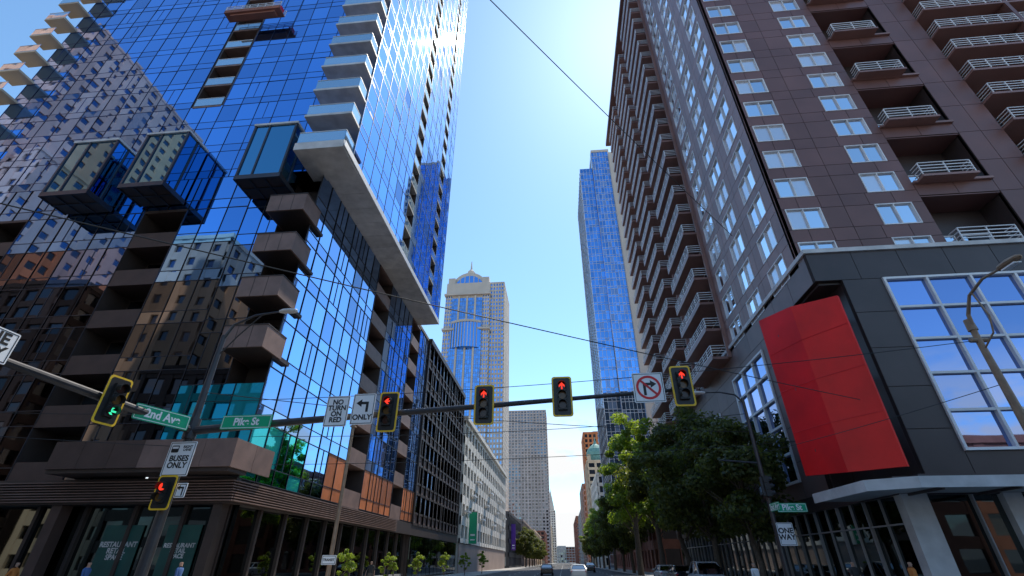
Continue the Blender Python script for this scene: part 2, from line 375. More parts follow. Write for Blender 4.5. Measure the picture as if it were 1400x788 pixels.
# corner recess with brown box balconies
curtain(T,FS,-22.6,-19.7,10.9,SZ,1.45,3.4,G_POD,None,None,M_MULL,.04,.045,altglass=altF,gp='podium_front_glass')
curtain(T,FS,-22.6,LX,7.4,10.9,1.8,3.5,G_TURQ,None,None,M_MULL,.04,.05,gp='painted_turquoise_reflection',split=.4)  # corner panes coloured to stand in for a turquoise reflection
rw=T.p('recess_walls',M_DKBR); rw.box(-19.7,LX-.05,26.6,26.8,10.9,SZ-.72); rw.box(-19.8,-19.66,25.05,26.6,10.9,SZ-.72)
bb=T.p('box_balconies',M_BRBAL); bt=T.p('box_balcony_trim',M_DKBR)
BX=-19.6
for i in range(4):
    z=12.5+i*3.45
    bb.box(BX,LX+.35,23.3,23.4,z,z+1.4); bb.box(BX,BX+.1,23.4,26.5,z,z+1.4); bb.box(LX+.25,LX+.35,23.4,25.4,z,z+1.4)
    bt.box(BX+.1,LX+.25,23.4,26.55,z-.02,z+.2); bt.box(BX-.03,LX+.38,23.27,23.3,z+1.4,z+1.47); bt.box(LX+.35,LX+.38,23.3,25.4,z+1.4,z+1.47)
    for xx in (BX+.9,BX+1.8): bt.box(xx,xx+.02,23.285,23.3,z,z+1.4)
    for a in range(2): pane(dr,('x',26.55,-1),-19.6+a*1.2,-18.5+a*1.2,z+.2,z+2.9,0)
# lower wide balcony, louvre band
bl=T.p('lower_balcony_panels',M_BRDK)
for i in range(6): (bl if i<3 else bb).box(-27+i*1.73,-27+(i+1)*1.73-.02,23.3,23.42,5.9,7.3)
for i in range(2): bb.box(LX+.4,LX+.5,23.42+i*1.8,25.2+i*1.8,5.9,7.3)
bt.box(-27,LX+.4,23.42,25,5.7,5.95)
lv=T.p('louvre_band',M_BRBAL)
for i in range(8):
    lv.box(-52,LX+.25,24.6-.03*i,24.75,4.45+i*.13,4.5+i*.13); lv.box(LX,LX+.28,24.75,52,4.45+i*.13,4.5+i*.13)
bt.box(-52,LX+.1,24.8,25.2,4.35,5.6); bt.box(LX-.2,LX+.1,25.2,84,4.35,5.5)
# street level shopfronts
T.p('arcade_ceiling',M_DKBR).box(-52,LX-.21,25.21,32,4.36,4.5); T.p('shop_back_wall',M_DKBR).box(-52,LX-.7,31,31.2,.14,4.36)
gl=T.p('shopfront_glass',G_SHOP); cl=T.p('shopfront_columns',M_DKBR)
for i in range(12):
    a=-52+i*2.9; pane(gl,('x',25.8,-1),a,a+2.9,.6,4.35,0); cl.box(a-.1,a+.1,25.6,25.9,.14,4.35)
    T.p('shopfront_sill',M_GREY).box(a+.1,a+2.8,25.65,25.9,.14,.6)
for i in range(20):
    a=25.8+i*2.9; pane(gl,('y',LX-.6,1),a,a+2.9,.6,4.35,0); cl.box(LX-.7,LX-.4,a-.1,a+.1,.14,4.35)
    T.p('shopfront_sill',M_GREY).box(LX-.7,LX-.45,a+.1,a+2.8,.14,.6)
for x in (-27,-36,-45): T.p('stone_columns',M_BRDK).box(x-.3,x+.3,24.9,25.55,.14,4.34)
T.p('corner_column',M_DKBR).box(LX-.9,LX-.4,24.95,25.55,.14,4.34)
po=T.p('retail_posters',M_POST); po.box(-24.4,-22.2,25.7,25.74,.9,3.4); po.box(-20.8,-18.9,25.7,25.74,.9,3.4)
text(T,'RESTAURANT\nRETAIL\nSPACE',.34,M_SOFF,-23.3,25.69,2.2); text(T,'RESTAURANT\nRETAIL\nSPACE',.28,M_SOFF,-19.85,25.69,2.2)
# podium east face
FP=('y',LX,1)
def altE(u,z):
    if z<9 and u<31: return ('painted_turquoise_reflection',G_TURQ)
    if z<8.8 and u>34: return ('painted_warm_reflection',M_WREFL)  # warm reflection painted as solid orange panels
    return ('podium_east_glass',G_PODE)
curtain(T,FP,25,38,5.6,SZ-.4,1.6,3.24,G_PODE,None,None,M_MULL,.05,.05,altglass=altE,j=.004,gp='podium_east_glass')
slot(T,FP,38,42,5.6,SZ-.4,1.4,3.24,rail='solid',slabmat=M_BRBAL)
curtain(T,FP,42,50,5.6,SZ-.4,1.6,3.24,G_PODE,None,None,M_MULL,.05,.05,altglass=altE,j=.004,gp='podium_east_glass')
slot(T,FP,50,53.5,5.6,SZ-.4,1.4,3.24,rail='solid',slabmat=M_BRBAL)
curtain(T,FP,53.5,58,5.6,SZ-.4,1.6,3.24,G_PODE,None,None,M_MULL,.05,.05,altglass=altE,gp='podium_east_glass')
wl.box(-51.9,LX-2,57.9,58,0,SZ); T.p('podium_roof',M_ROOF).box(-51.9,LX-.05,52.05,58,SZ-.02,SZ+.4)
# glass pods
pf=T.p('pod_frames',M_MULL); pg=T.p('pod_glass',G_POD2); pb=T.p('pod_soffits',M_DKBR)
for xc,w,zb in ((-20.75,3.5,25.6),(-29.8,3.6,25.6),(-35.9,3.9,25.3)):
    x0=xc-w/2;x1=xc+w/2; y0=22.7;y1=24.9; z0=zb;z1=zb+5.6
    pb.box(x0,x1,y0,y1,z0,z0+.35); T.p('pod_caps',M_SOFF).box(x0-.05,x1+.05,y0-.05,y1,z1,z1+.2)
    pane(pg,('x',y0+.08,-1),x0+.1,xc-.5,z0+.35,z1,0); pane(pg,('x',y0+.08,-1),xc-.5,x1-.1,z0+.35,z1,0)
    pane(pg,('y',x1-.08,1),y0+.1,(y0+y1)/2,z0+.35,z1,0); pane(pg,('y',x1-.08,1),(y0+y1)/2,y1,z0+.35,z1,0); pane(pg,('y',x0+.08,-1),y0,y1,z0,z1,0)
    for a in (x0,x1-.16):
        pf.box(a,a+.16,y0,y0+.16,z0-.02,z1-.005)
    pf.box(xc-.56,xc-.44,y0+.01,y0+.1,z0,z1-.01); pf.box(x0,x1,y0-.02,y0+.12,z0-.06,z0+.3)
    pf.box(x1-.1,x1+.02,y0,y1,z0-.06,z0+.3); pf.box(x1-.1,x1+.01,(y0+y1)/2-.05,(y0+y1)/2+.05,z0,z1-.01); pf.box(x0-.02,x0+.1,y0,y1,z0-.06,z0+.3)
    for kx in (.33,.66): pf.box(x0+w*kx-.06,x0+w*kx+.06,y0,y1,z0-.08,z0-.005)
    pf.box(x0,x1,(y0+y1)/2-.06,(y0+y1)/2+.06,z0-.09,z0-.006)
T.finish()

# brown finned annex after podium
T=Thing('bronze_finned_building')
T.p('core_walls',M_DKBR).box(-50,LX-.15,58.1,84,0,28)
curtain(T,FP,58.1,84,5.5,28,2.1,3.2,G_POD,M_BRBAL,None,M_DKBR,.25,.22,split=.35)
for i in range(13): T.p('shopfront',G_SHOP).box(LX-.1,LX,58.3+i*2,60.1+i*2,.3,4.3)
T.p('parapet',M_DKBR).box(-50,LX+.4,58.1,84,28,28.7)
T.finish()

# window washing platform
T=Thing('window_washing_platform')
r=T.p('deck',M_BRICK); r.box(-3.0,3.0,-.5,.5,0,.12); r.box(-3.0,3.0,-.5,-.46,.12,.45)
w=T.p('guard_rails',M_WHITE)
for z in (.55,.8,1.1): w.box(-3.0,3.0,-.5,-.45,z-.03,z+.03); w.box(-3.0,3.0,.45,.5,z-.03,z+.03)
for i in range(8):
    x=-3.0+i*5.95/7; w.box(x,x+.05,-.5,-.45,.1,1.1); w.box(x,x+.05,.45,.5,.1,1.1)
for x in (-2.7,2.7): T.p('suspension_ropes',M_WIRE).tube([(x,0,.1),(x,0,76)],.02,6); T.p('hoists',M_SRED).box(x-.2,x+.2,-.25,.25,.15,.8)
T.p('undersling',M_BRICK).box(-2.4,2.4,-.3,.3,-.25,-.02)
T.finish((-29.0,23.9,50.2))

# ------------------------------------------------------------ right building
T=Thing('brown_clad_apartment_tower')
RX=15.7; FY=26.0; RT=81.6; PT=18.0
FF=('x',FY,-1); FW=('y',RX,-1)
rf=2.78; zb0=18.7-rf*.5-.0
nfl=int((RT-zb0)/rf)
def wcol(face,u0,u1,w0,w1,z0,wh=1.75,cu=1.6,part='cladding',mat=M_CLAD,**k):
    """cladding strip with one window per floor"""
    for i in range(nfl):
        z=z0+i*rf; wz0=z+(rf-wh)/2; wz1=wz0+wh
        clad(T,face,u0,u1,wz1,z+rf+(rf-wh)/2,cu,9,part,mat)
        clad(T,face,u0,w0,wz0,wz1,cu,9,part,mat); clad(T,face,w1,u1,wz0,wz1,cu,9,part,mat)
        window(T,face,w0,w1,wz0,wz1,**k)
zb=zb0
wcol(FF,RX,20,16.15,18.45,zb,nu=2)
wcol(FF,20,25,21.9,24.25,zb,nu=2)
# recess balcony column (two-storey bays)
i=0; z=zb
rw=T.p('recess_walls',M_PODB)
while z<RT-2:
    h=min(2*rf,RT-z)
    clad(T,FF,25,30,z,z+1.0,2.5,9,'cladding',M_CLAD)
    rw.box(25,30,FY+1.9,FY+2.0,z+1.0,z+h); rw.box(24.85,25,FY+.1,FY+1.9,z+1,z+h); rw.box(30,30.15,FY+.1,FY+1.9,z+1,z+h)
    T.p('recess_soffits',M_CLAD).box(25,30,FY+.05,FY+1.9,z+h-.1,z+h-.02); T.p('balcony_slabs',M_CLAD2).box(25,30,FY-.2,FY+1.9,z+1.0,z+1.18)
    bars(T,FF,25.3,28.6,z+1.18,0,.75); T.p('balcony_slabs',M_CLAD2).box(25.2,28.7,FY-.8,FY-.2,z+1.0,z+1.18)
    window(T,('x',FY+1.88,-1),25.6,27.4,z+1.3,z+3.4,glass=G_WIN,inset=.02,proud=.08); window(T,('x',FY+1.88,-1),27.8,29.6,z+1.3,z+3.4,glass=G_WIN,inset=.02,proud=.08)
    z+=2*rf
clad(T,FF,30,33,zb,RT,1.5,rf,'cladding',M_CLAD)
# wide balconies to the right
for i in range(nfl):
    z=zb+i*rf
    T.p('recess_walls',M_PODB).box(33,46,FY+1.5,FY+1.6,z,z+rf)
    T.p('balcony_slabs',M_CLAD2).box(33,46,FY-.9,FY+1.5,z,z+.2)
    for a in (33.2,39.7): bars(T,FF,a,a+6.1,z+.2,-.8,.88)
    for a in range(6): window(T,('x',FY+1.5,-1),33.4+a*2.1,35.2+a*2.1,z+.3,z+2.4,glass=G_DARK,frame=M_BRBAL,inset=.02,proud=.05,gp='balcony_doors',fp='door_frames')
    T.p('balcony_piers',M_CLAD).box(39.35,39.65,FY-.9,FY+1.5,z+.2,z+rf)
clad(T,FF,46,60,zb,RT,2.3,rf,'cladding',M_CLAD)
# avenue face
AV=dict(part='avenue_cladding',mat=M_CLAD2)
wcol(FW,FY,31,27.3,29.9,zb,wh=2.0,nu=2,**AV)
wcol(FW,31,35.4,31.8,34.4,zb,wh=2.0,nu=2,**AV)
wcol(FW,35.4,40,36.2,38.8,zb,wh=2.0,nu=2,**AV)
for a,b in ((40,48.5),(51,59.5),(62,71)):
    for i in range(nfl):
        z=zb+i*rf
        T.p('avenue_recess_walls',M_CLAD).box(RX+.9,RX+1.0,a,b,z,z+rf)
        T.p('dark_balcony_boxes',M_CLAD2).box(RX-1.55,RX+.9,a+.3,b-.3,z,z+.24)
        T.p('dark_balcony_boxes',M_CLAD2).box(RX-1.55,RX-1.48,a+.3,b-.3,z+.24,z+.5)
        bars(T,FW,a+.3,b-.3,z+.3,0,1.54,n=4,h=1.0)
        n=3
        for c in range(n):
            u=a+.5+c*(b-a-1)/n; window(T,('y',RX+.9,-1),u,u+(b-a-1)/n-.3,z+.35,z+2.5,glass=G_DARK,frame=M_SOFF,inset=.02,proud=.05,gp='balcony_doors',fp='door_frames2')
        T.p('fin_walls',M_CLAD2).box(RX-.3,RX+.9,a-.12,a+.12,z,z+rf); T.p('fin_walls',M_CLAD2).box(RX-.3,RX+.9,b-.12,b+.12,z,z+rf)
for a,b in ((48.6,50.9),(59.6,61.9),(71.1,74)): wcol(FW,a,b,a+.5,b-.5,zb,wh=1.8,cu=1.2,**AV)
co=T.p('core_walls',M_CLADD); co.box(60,60.2,FY,74,0,RT); co.box(RX+.3,60,73.8,74,0,RT)
T.p('roof_slab',M_ROOF).box(RX,60,FY,74,RT,RT+.4); T.p('roof_canopy',M_CLAD).box(RX-1.7,60.5,FY-1.2,74.6,RT+.4,RT+1.1)
# podium -------------------------------------------------
PF=('x',25,-1)
def pc(face,u0,u1,z0,z1,mat=M_PODB,part='podium_cladding',cu=2.6,cz=2.4): clad(T,face,u0,u1,z0,z1,cu,cz,part,mat)
pc(PF,RX,60,16.05,PT,cz=2); pc(PF,17.2,19.4,5.2,16.05); pc(PF,19.4,33.6,5.2,6.3,cz=1.2); pc(PF,33.6,60,5.2,16.05)
window(T,PF,19.4,33.6,6.3,16.05,glass=G_BAY,nu=6,nz=5,fw=.13,gp='bay_glass',fp='bay_frames',inset=-.1,proud=.12)
pc(FW,25.26,60,16.05,PT,M_PODF,'podium_side_cladding'); pc(FW,31,34,5.2,16.05,M_PODF,'podium_side_cladding'); pc(FW,34,41,5.2,6.2,M_PODF,'podium_side_cladding',cz=1); pc(FW,34,41,15.5,16.05,M_PODF,'podium_side_cladding')
window(T,FW,34,41,6.2,15.5,glass=G_BAY,nu=3,nz=5,fw=.16,gp='bay_glass',fp='bay_frames',inset=-.1,proud=.12)
pc(FW,41,46,5.2,16.05,M_PODF,'podium_side_cladding'); pc(FW,46,53,5.2,6.2,M_PODF,'podium_side_cladding',cz=1); pc(FW,46,53,14,16.05,M_PODF,'podium_side_cladding')
window(T,FW,46,53,6.2,14,glass=G_BAY,nu=4,nz=4,fw=.12,gp='bay_glass',fp='bay_frames',inset=-.1,proud=.12)
pc(FW,53,74,5.2,16.05,M_PODF,'podium_side_cladding'); pc(FW,60,74,16.05,PT,M_PODF,'podium_side_cladding')
nw=T.p('corner_notch_walls',M_PODB); nw.box(17.2,17.4,25.26,31,5.2,16.04); nw.box(RX+.26,17.2,30.8,31,5.2,16.04); nw.box(RX+.27,17.2,25.27,30.8,15.9,16.04); nw.box(RX,17.2,25,31,4.95,5.2)
T.p('parapet_trim',M_SOFF).box(RX-.12,60,24.88,25.3,PT,PT+.28); T.p('parapet_trim',M_SOFF).box(RX-.12,RX+.3,25.3,74,PT,PT+.28)
T.p('podium_roof',M_ROOF).box(RX+.3,60,25.3,FY+.2,PT-.3,PT-.1)
# red folded panel
rp=T.p('red_folded_panel',M_RED)
pl=[(13.9,29.4),(14.85,26.9),(16.4,24.75)]
zt=[15.7,15.4,14.9]; zbt=[5.9,5.7,5.6]
ring=[]
for (x,y),a,b in zip(pl,zbt,zt): ring.append([(x,y,a),(x,y,b),(x+.16,y+.12,b),(x+.16,y+.12,a)])
rp.loft(ring)
for i,(f_) in enumerate((.25,.5,.75)):
    for (p0,p1) in ((pl[0],pl[1]),(pl[1],pl[2])):
        zz=5.8+f_*9.8; T.p('panel_seams',M_SRED).tube([(p0[0]-.012,p0[1]-.01,zz),(p1[0]-.012,p1[1]-.01,zz)],.012,5)
st=T.p('panel_struts',M_PODB)
for z in (7,10.5,14): st.box(14.3,17.2,28.3,28.45,z,z+.15); st.box(15.3,17.2,26.95,27.1,z,z+.15)
# canopy
cn=T.p('canopy',M_GREY); cn.prism([(13.6,28.4),(13.6,23.6),(15.2,22.6),(60,22.6),(60,24.95),(15.65,24.95),(15.65,28.4)],4.45,4.75)
T.p('canopy_fascia',M_SOFF).prism([(13.5,28.5),(13.5,23.55),(15.15,22.5),(60,22.5),(60,22.58),(15.2,22.58),(13.58,23.6),(13.58,28.5)],4.4,4.85)
for i in range(14): T.p('canopy_ribs',M_PODB).box(16+i*3,16.12+i*3,22.65,24.9,4.33,4.44)
T.p('canopy_upstand',M_PODB).box(16.2,60,24,24.95,4.76,5.15)
# storefront
sg=T.p('storefront_glass',G_SHOP); sc=T.p('storefront_columns',M_SOFF); sm=T.p('storefront_mullions',M_GREY)
for i in range(17):
    a=25.6+i*2.8; pane(sg,('y',RX+.25,-1),a,a+1.4,.5,4.4,0); pane(sg,('y',RX+.25,-1),a+1.4,a+2.8,.5,4.4,0)
    sm.box(RX+.1,RX+.3,a-.05,a+.05,.14,4.4); sm.box(RX+.14,RX+.3,a+1.37,a+1.43,.14,4.4); sm.box(RX+.12,RX+.3,a+.05,a+2.75,.14,.5); sm.box(RX+.15,RX+.3,a+.05,a+2.75,3.2,3.27)
for i in range(10):
    a=16.9+i*4; pane(sg,('x',25.3,-1),a,a+2,.3,4.4,0);pane(sg,('x',25.3,-1),a+2,a+3.2,.3,4.4,0); sc.box(a+3.2,a+4,24.95,25.5,.14,4.44); sm.box(a+1.97,a+2.03,25.1,25.3,.14,4.4)
sc.box(15.75,16.9,25.0,25.55,.14,4.44)
T.p('storefront_fascia',M_PODB).box(RX,60,25.1,25.5,4.4,5.2); T.p('storefront_fascia',M_PODB).box(RX,RX+.4,25.5,74,4.4,5.2)
T.finish()

# ------------------------------------------------------------ more buildings
T=Thing('blue_glass_office_tower')
T.p('core_walls',M_MULL).box(17.3,35,165.1,200,0,160)
curtain(T,('x',165,-1),17,23,0,165,1.5,3.9,G_FAR,G_FAR,None,M_WHITE,.1,.1,half=0)
curtain(T,('x',163.5,-1),23,31,0,174,1.35,3.9,G_FAR,G_FAR,None,M_WHITE,.1,.1,half=0)
curtain(T,('y',17,-1),165,200,0,165,3,3.9,G_FAR,G_FAR,None,M_WHITE,.12,.1,half=0)
T.p('core_walls',M_MULL).box(23.05,31,163.6,190,0,174); T.p('crown',M_GSTONE).box(23,31.5,163.3,190,174,175.5)
pane(T.p('glass',G_FAR),('y',23,-1),163.5,165,0,174,0)
T.p('stone_slab',M_GSTONE).box(31,34,162,195,0,172); gridwall(T,('x',162,-1),34,37,0,165,3,3.9,1.2,1.6,M_GSTONE,G_DARK,gp='side_windows'); T.p('core_walls2',M_GSTONE).box(34,37,162.1,195,0,165)
T.finish()
building('low_brick_block',RX,50,88,158,17,M_BRICK,G_DARK,bay=4,fl=4,pw=1.4,sh=1.4,faces='SW')
building('cream_office_block',16.2,40,215,262,34,M_CREAM,G_DARK,faces='SW')
T=building('domed_stone_building',16,42,275,305,50,M_BEIGE,G_DARK,faces='SW',fin=False,roofbox=False)
d=T.p('dome',M_COPG)
d.loft([[(21.5+r*math.cos(t),282+r*math.sin(t),z-2) for t in [i*math.pi/8 for i in range(16)]] for r,z in ((5.2,52),(5.2,56),(5.6,56.2),(5.3,58),(4.4,60),(2.8,61.8),(1,63),(.4,65),(.1,67))])
for i in range(3): T.p('corner_turrets',M_BEIGE).box(16+i*9,18+i*9,274.6,276.5,50,54)
T.finish()
building('orange_netted_building',17.5,40,320,350,76,M_ORNG,G_DARK,bay=3,fl=3.2,pw=1.1,sh=1.1,faces='SW')
building('brown_office_block',17,45,380,440,52,M_TAUPE,G_DARK,faces='SW')
building('grey_office_block',18,55,460,560,42,M_GREY,G_DARK,faces='SW')
building('distant_block',18,60,640,800,50,M_BRICK,G_DARK,faces='SW')
# left row
T=Thing('cream_garage_building')
T.p('core_walls',M_CREAM).box(-50,LX-.06,86,155,0,24.5)
gridwall(T,FP,86,155,4.5,24.5,3.4,3.2,1.0,1.35,M_CREAM,G_DARK,dp=.3)
gridwall(T,('x',86,-1),-50,LX,4.5,24.5,3.4,3.2,.7,1.15,M_CREAM,G_DARK)
T.p('cornice',M_CREAM).box(-50,LX+.8,85.6,155.4,24.5,25.3); T.p('shop_base',M_TAUPE).box(LX-.05,LX+.1,86,155,0,4.4)
for i in range(11): T.p('balconettes',M_WHITE).box(LX+.4,LX+1.1,88+i*6,91+i*6,9.2+(i%3)*3.2,9.5+(i%3)*3.2)
T.finish()
building('dark_low_block',-50,LX,165,215,15,M_MULL,G_DARK,faces='SE')
building('stone_hotel_block',-55,LX,225,330,17,M_TAUPE,G_DARK,faces='SE')
building('tan_office_block',-60,LX-2,350,470,20,M_BEIGE,G_DARK,faces='SE')
building('taupe_grid_tower',-78,-18,750,800,214,M_LTAUPE,G_DARK,bay=5,fl=4.6,pw=2.0,sh=1.9,faces='SE',dp=1.0)
building('red_terracotta_block',-60,-19,560,640,30,M_BRICK,G_DARK,faces='SE')
T=building('white_spired_tower',-30,-13,1080,1097,95,M_CREAM,G_DARK,bay=4,fl=4.5,faces='SE',fin=False,roofbox=False)
T.p('spire',M_GSTONE).loft([[( -21.5+a*s_,1088.5+b*s_,z) for a,b in ((-1,-1),(1,-1),(1,1),(-1,1))] for s_,z in ((7,95),(6.5,104),(1,132),(.1,138))])
T.finish()
building('distant_block',-75,-20,900,1050,60,M_BEIGE,G_DARK,faces='SE')
building('distant_block',-40,40,1500,1540,38,M_GREY,G_DARK,bay=8,fl=6,faces='S')

# arch crowned tower
T=Thing('arch_crowned_stone_tower')
X0,X1,Y0=-90,-52,340
T.p('core_walls',M_GSTONE).box(X0+.1,X1-.1,Y0+.1,Y0+42,0,212)
gridwall(T,('x',Y0,-1),X0,X0+6,0,200,2,3.8,.9,1.5,M_GSTONE,G_FAR,gp='corner_windows')
gridwall(T,('x',Y0,-1),X1-6,X1,0,200,2,3.8,.9,1.5,M_GSTONE,G_FAR,gp='corner_windows')
curtain(T,('x',Y0-1.2,-1),X0+6,X1-6,0,196,1.7,3.8,G_FAR,G_FAR,None,M_MULLB,.2,.15,half=0)
for u in (X0+12,X0+19,X0+26): T.p('stone_piers',M_GSTONE).box(u-.7,u+.7,Y0-1.8,Y0-1.1,0,198)
gridwall(T,('y',X1,1),Y0,Y0+42,0,200,3,3.8,1.2,1.5,M_GSTONE,G_FAR,gp='corner_windows')
for z in (166,199): T.p('cornices',M_GSTONE).box(X0-1,X1+1,Y0-2.4,Y0+43,z,z+1.6)
T.p('bow_glass',G_FAR).prism([(X0+7+24*i/10,Y0-1.3-3.5*math.sin(math.pi*i/10)) for i in range(11)],150,172)
for i in range(10):
    a=X0+7+24*i/10; yb=Y0-1.5-3.5*math.sin(math.pi*i/10); T.p('bow_piers',M_GSTONE).box(a-.25,a+.25,yb-.5,yb,150,173)
T.p('bow_cap',M_GSTONE).prism([(X0+6.5+25*i/10,Y0-1.3-4.2*math.sin(math.pi*i/10)) for i in range(11)],172,174)
arch=[(-71+16*math.cos(t),208+17*math.sin(t)) for t in [math.pi*i/16 for i in range(17)]]
T.p('vault_crown',M_GSTONE).loft([[(x,Y0+4,z) for x,z in arch],[(x,Y0+38,z) for x,z in arch]])
arch2=[(-71+13*math.cos(t),208+13.5*math.sin(t)) for t in [math.pi*i/16 for i in range(17)]]
T.p('arched_window',G_FAR).loft([[(x,Y0+3.7,z) for x,z in arch2],[(x,Y0+3.95,z) for x,z in arch2]])
for x in (-79,-75,-71,-67,-63): T.p('arch_bars',M_GSTONE).box(x-.3,x+.3,Y0+3.3,Y0+3.65,208,208+13.5*math.sqrt(max(0,1-((x+71)/13)**2)))
for xx in (X0+1,X1-7): T.p('corner_pavilions',M_GSTONE).box(xx,xx+6,Y0+1,Y0+8,212,218)
T.p('finial',M_GSTONE).loft([[(-71+r*math.cos(t),Y0+10+r*math.sin(t),z) for t in [i*math.pi/4 for i in range(8)]] for r,z in ((3.4,223),(3.4,229),(1,232),(.3,241))])
building('x',X1,-40,Y0+3,Y0+45,212,M_GSTONE,G_FAR,bay=2.4,fl=3.8,pw=1.1,sh=1.6,faces='SE',T=T,fin=False,roofbox=False)
T.finish()

# buildings on the near side of the cross street (seen mirrored in the glass)
building('beige_brick_apartment_block',-84,-64,-46,-20,58,M_BEIGE,G_DARK,bay=4.3,fl=3.8,pw=2.4,sh=2.0,faces='NE')
building('pink_granite_tower',-215,-142,-70,-22,152,M_PINK,G_DARK,bay=4.6,fl=4.4,pw=2.4,sh=2.2,faces='NE')
building('pink_granite_annexe',-141,-132,-60,-24,95,M_PINK,G_DARK,bay=4.6,fl=4.4,pw=2.4,sh=2.2,faces='NE')
building('bronze_office_block',-131,-86,-45,-16,46,M_DKBR,G_DARK,faces='NE')
building('dark_corner_block',-62,-17.2,-50,-12,26,M_DKBR,G_DARK,faces='NE')
building('brick_corner_block',15.7,62,-50,-12,14,M_BRICK,G_DARK,faces='NW')

# ------------------------------------------------------------ street furniture
def ngon(cx,cz,r,n=24,ph=0): return [(cx+r*math.cos(ph+2*math.pi*i/n),cz+r*math.sin(ph+2*math.pi*i/n)) for i in range(n)]
def rrect(w,h,r=.05,cx=0,cz=0):
    P=[]
    for sx,sz,angs in ((1,1,(0,30,60,90)),(-1,1,(90,120,150,180)),(-1,-1,(180,210,240,270)),(1,-1,(270,300,330,360))):
        for t in angs:
            t=R(t); P.append((cx+sx*(w/2-r)+r*math.cos(t),cz+sz*(h/2-r)+r*math.sin(t)))
    return P
def arrowpoly(cx,cz,s,ang):
    P=[(-.1,-.5),(.1,-.5),(.1,.08),(.4,-.2),(.4,.08),(0,.5),(-.4,.08),(-.4,-.2),(-.1,.08)]
    c,si=math.cos(ang),math.sin(ang)
    return [(cx+s*(x*c-z*si),cz+s*(x*si+z*c)) for x,z in P]
def signal(loc,rz,lit=0,ang=0,litmat=M_REDL,plate=True,n=3,name='traffic_signal'):
    T=Thing(name); H=.36*n
    if plate:
        T.p('backplate',M_BLACK).plate(rrect(.64,H+.34,.08),.0,.03)
        o=rrect(.76,H+.46,.1); T.p('backplate_border',M_YEL).plate(o,.008,.024)
    b=T.p('housing',M_BLACK)
    for i in range(n):
        z=H/2-.18-.36*i
        b.box(-.17,.17,-.12,.16,z-.172,z+.172)
        T.p('lens_amber' if i==1 else 'lens_unlit',M_LENS if i!=1 else M_LENSA).plate(ngon(0,z,.14),-.135,-.12)
        v=T.p('visors',M_BLACK); m=14
        ins=[];outs=[]
        for k in range(m+1):
            t=R(-30+240*k/m); 
            ins.append((.150*math.cos(t),z+.150*math.sin(t))); outs.append((.165*math.cos(t),z+.165*math.sin(t)))
        for k in range(m):
            L0=.2
            a,b2=ins[k],ins[k+1]; c,d=outs[k],outs[k+1]
            v.quad((a[0],-.12,a[1]),(b2[0],-.12,b2[1]),(b2[0],-.12-L0,b2[1]),(a[0],-.12-L0,a[1]))
            v.quad((c[0],-.12,c[1]),(c[0],-.12-L0,c[1]),(d[0],-.12-L0,d[1]),(d[0],-.12,d[1]))
            v.quad((a[0],-.12-L0,a[1]),(b2[0],-.12-L0,b2[1]),(d[0],-.12-L0,d[1]),(c[0],-.12-L0,c[1]))
        if i==lit:
            if ang is None: T.p('lit_lens',litmat).plate(ngon(0,z,.13),-.15,-.137)
            else: T.p('lit_arrow',litmat).plate(arrowpoly(0,z,.27,ang),-.15,-.137)
    T.p('bracket',M_POLE).box(-.06,.06,.16,.3,-H*.45,H*.45)
    return T.finish(loc,rz)
def sign(name,loc,rz,w,h,back,draw,border=None,r=.04):
    T=Thing(name); T.p('panel',back).plate(rrect(w,h,r),0,.02)
    if border:
        m=T.p('border_line',border); t=.022; e=.035
        m.box(-w/2+e,w/2-e,-.004,-.001,h/2-e-t,h/2-e); m.box(-w/2+e,w/2-e,-.004,-.001,-h/2+e,-h/2+e+t)
        m.box(-w/2+e,-w/2+e+t,-.004,-.001,-h/2+e+t,h/2-e-t); m.box(w/2-e-t,w/2-e,-.004,-.001,-h/2+e+t,h/2-e-t)
    T.p('bracket',M_POLE).box(-.04,.04,.02,.12,-h*.35,h*.35)
    draw(T); return T.finish(loc,rz)

PX,PY=-14.6,17.5
T=Thing('traffic_signal_mast')
m=T.p('pole',M_POLE); m.tube([(PX,PY,.14),(PX,PY,3.5),(PX,PY,6.6),(PX,PY,10.4)],[.2,.18,.15,.1],14)
m.tube([(PX,PY,.14),(PX,PY,.5)],[.32,.26],14)
a=T.p('mast_arm',M_POLE); a.tube([(PX,PY,6.22),(-8,PY,6.62),(-2,PY,6.93),(4.95,PY,7.33)],[.17,.13,.1,.06],12)
a.tube([(PX,PY,6.25),(PX,11,6.3),(PX,4,6.35)],[.16,.12,.07],12)
m.tube([(PX,PY,5.9),(PX,PY,6.7)],[.24,.24],14)
l=T.p('lamp_arm',M_POLE); l.tube([(PX,PY,10.2),(PX+.3,PY,10.9),(PX+1.2,PY,11.35),(PX+2.4,PY,11.5)],[.08,.06,.05,.04],8)
l.tube([(PX,PY,9.4),(PX+.7,PY,10.4),(PX+1.5,PY,11.35)],[.03,.03,.03],6)
T.p('lamp_head',M_SOFF).loft([[(PX+2.3+x,PY+w*math.cos(t),11.5+h*math.sin(t)) for t in [i*math.pi/5 for i in range(10)]] for x,w,h in ((0,.06,.06),(.2,.16,.1),(.55,.18,.11),(.8,.12,.08),(.85,.03,.03))])
T.finish()
YS=PY-.35
signal((-6.45,YS,6.68),0,0,R(90)); signal((-2.72,YS,6.85),0,0,0); signal((.25,YS,7.08),0,0,0); signal((4.72,YS,7.35),R(0),0,0)
signal((PX+.35,13.4,6.2),R(80),2,R(90),M_GRNL)
def d1(T): text(T,'NO\nTURN\nON\nRED',.27,M_SBLK,0,-.004,-.0)
sign('no_turn_on_red_sign',(-8.55,YS+.1,6.78),0,.92,1.2,M_SWHT,d1,M_SBLK)
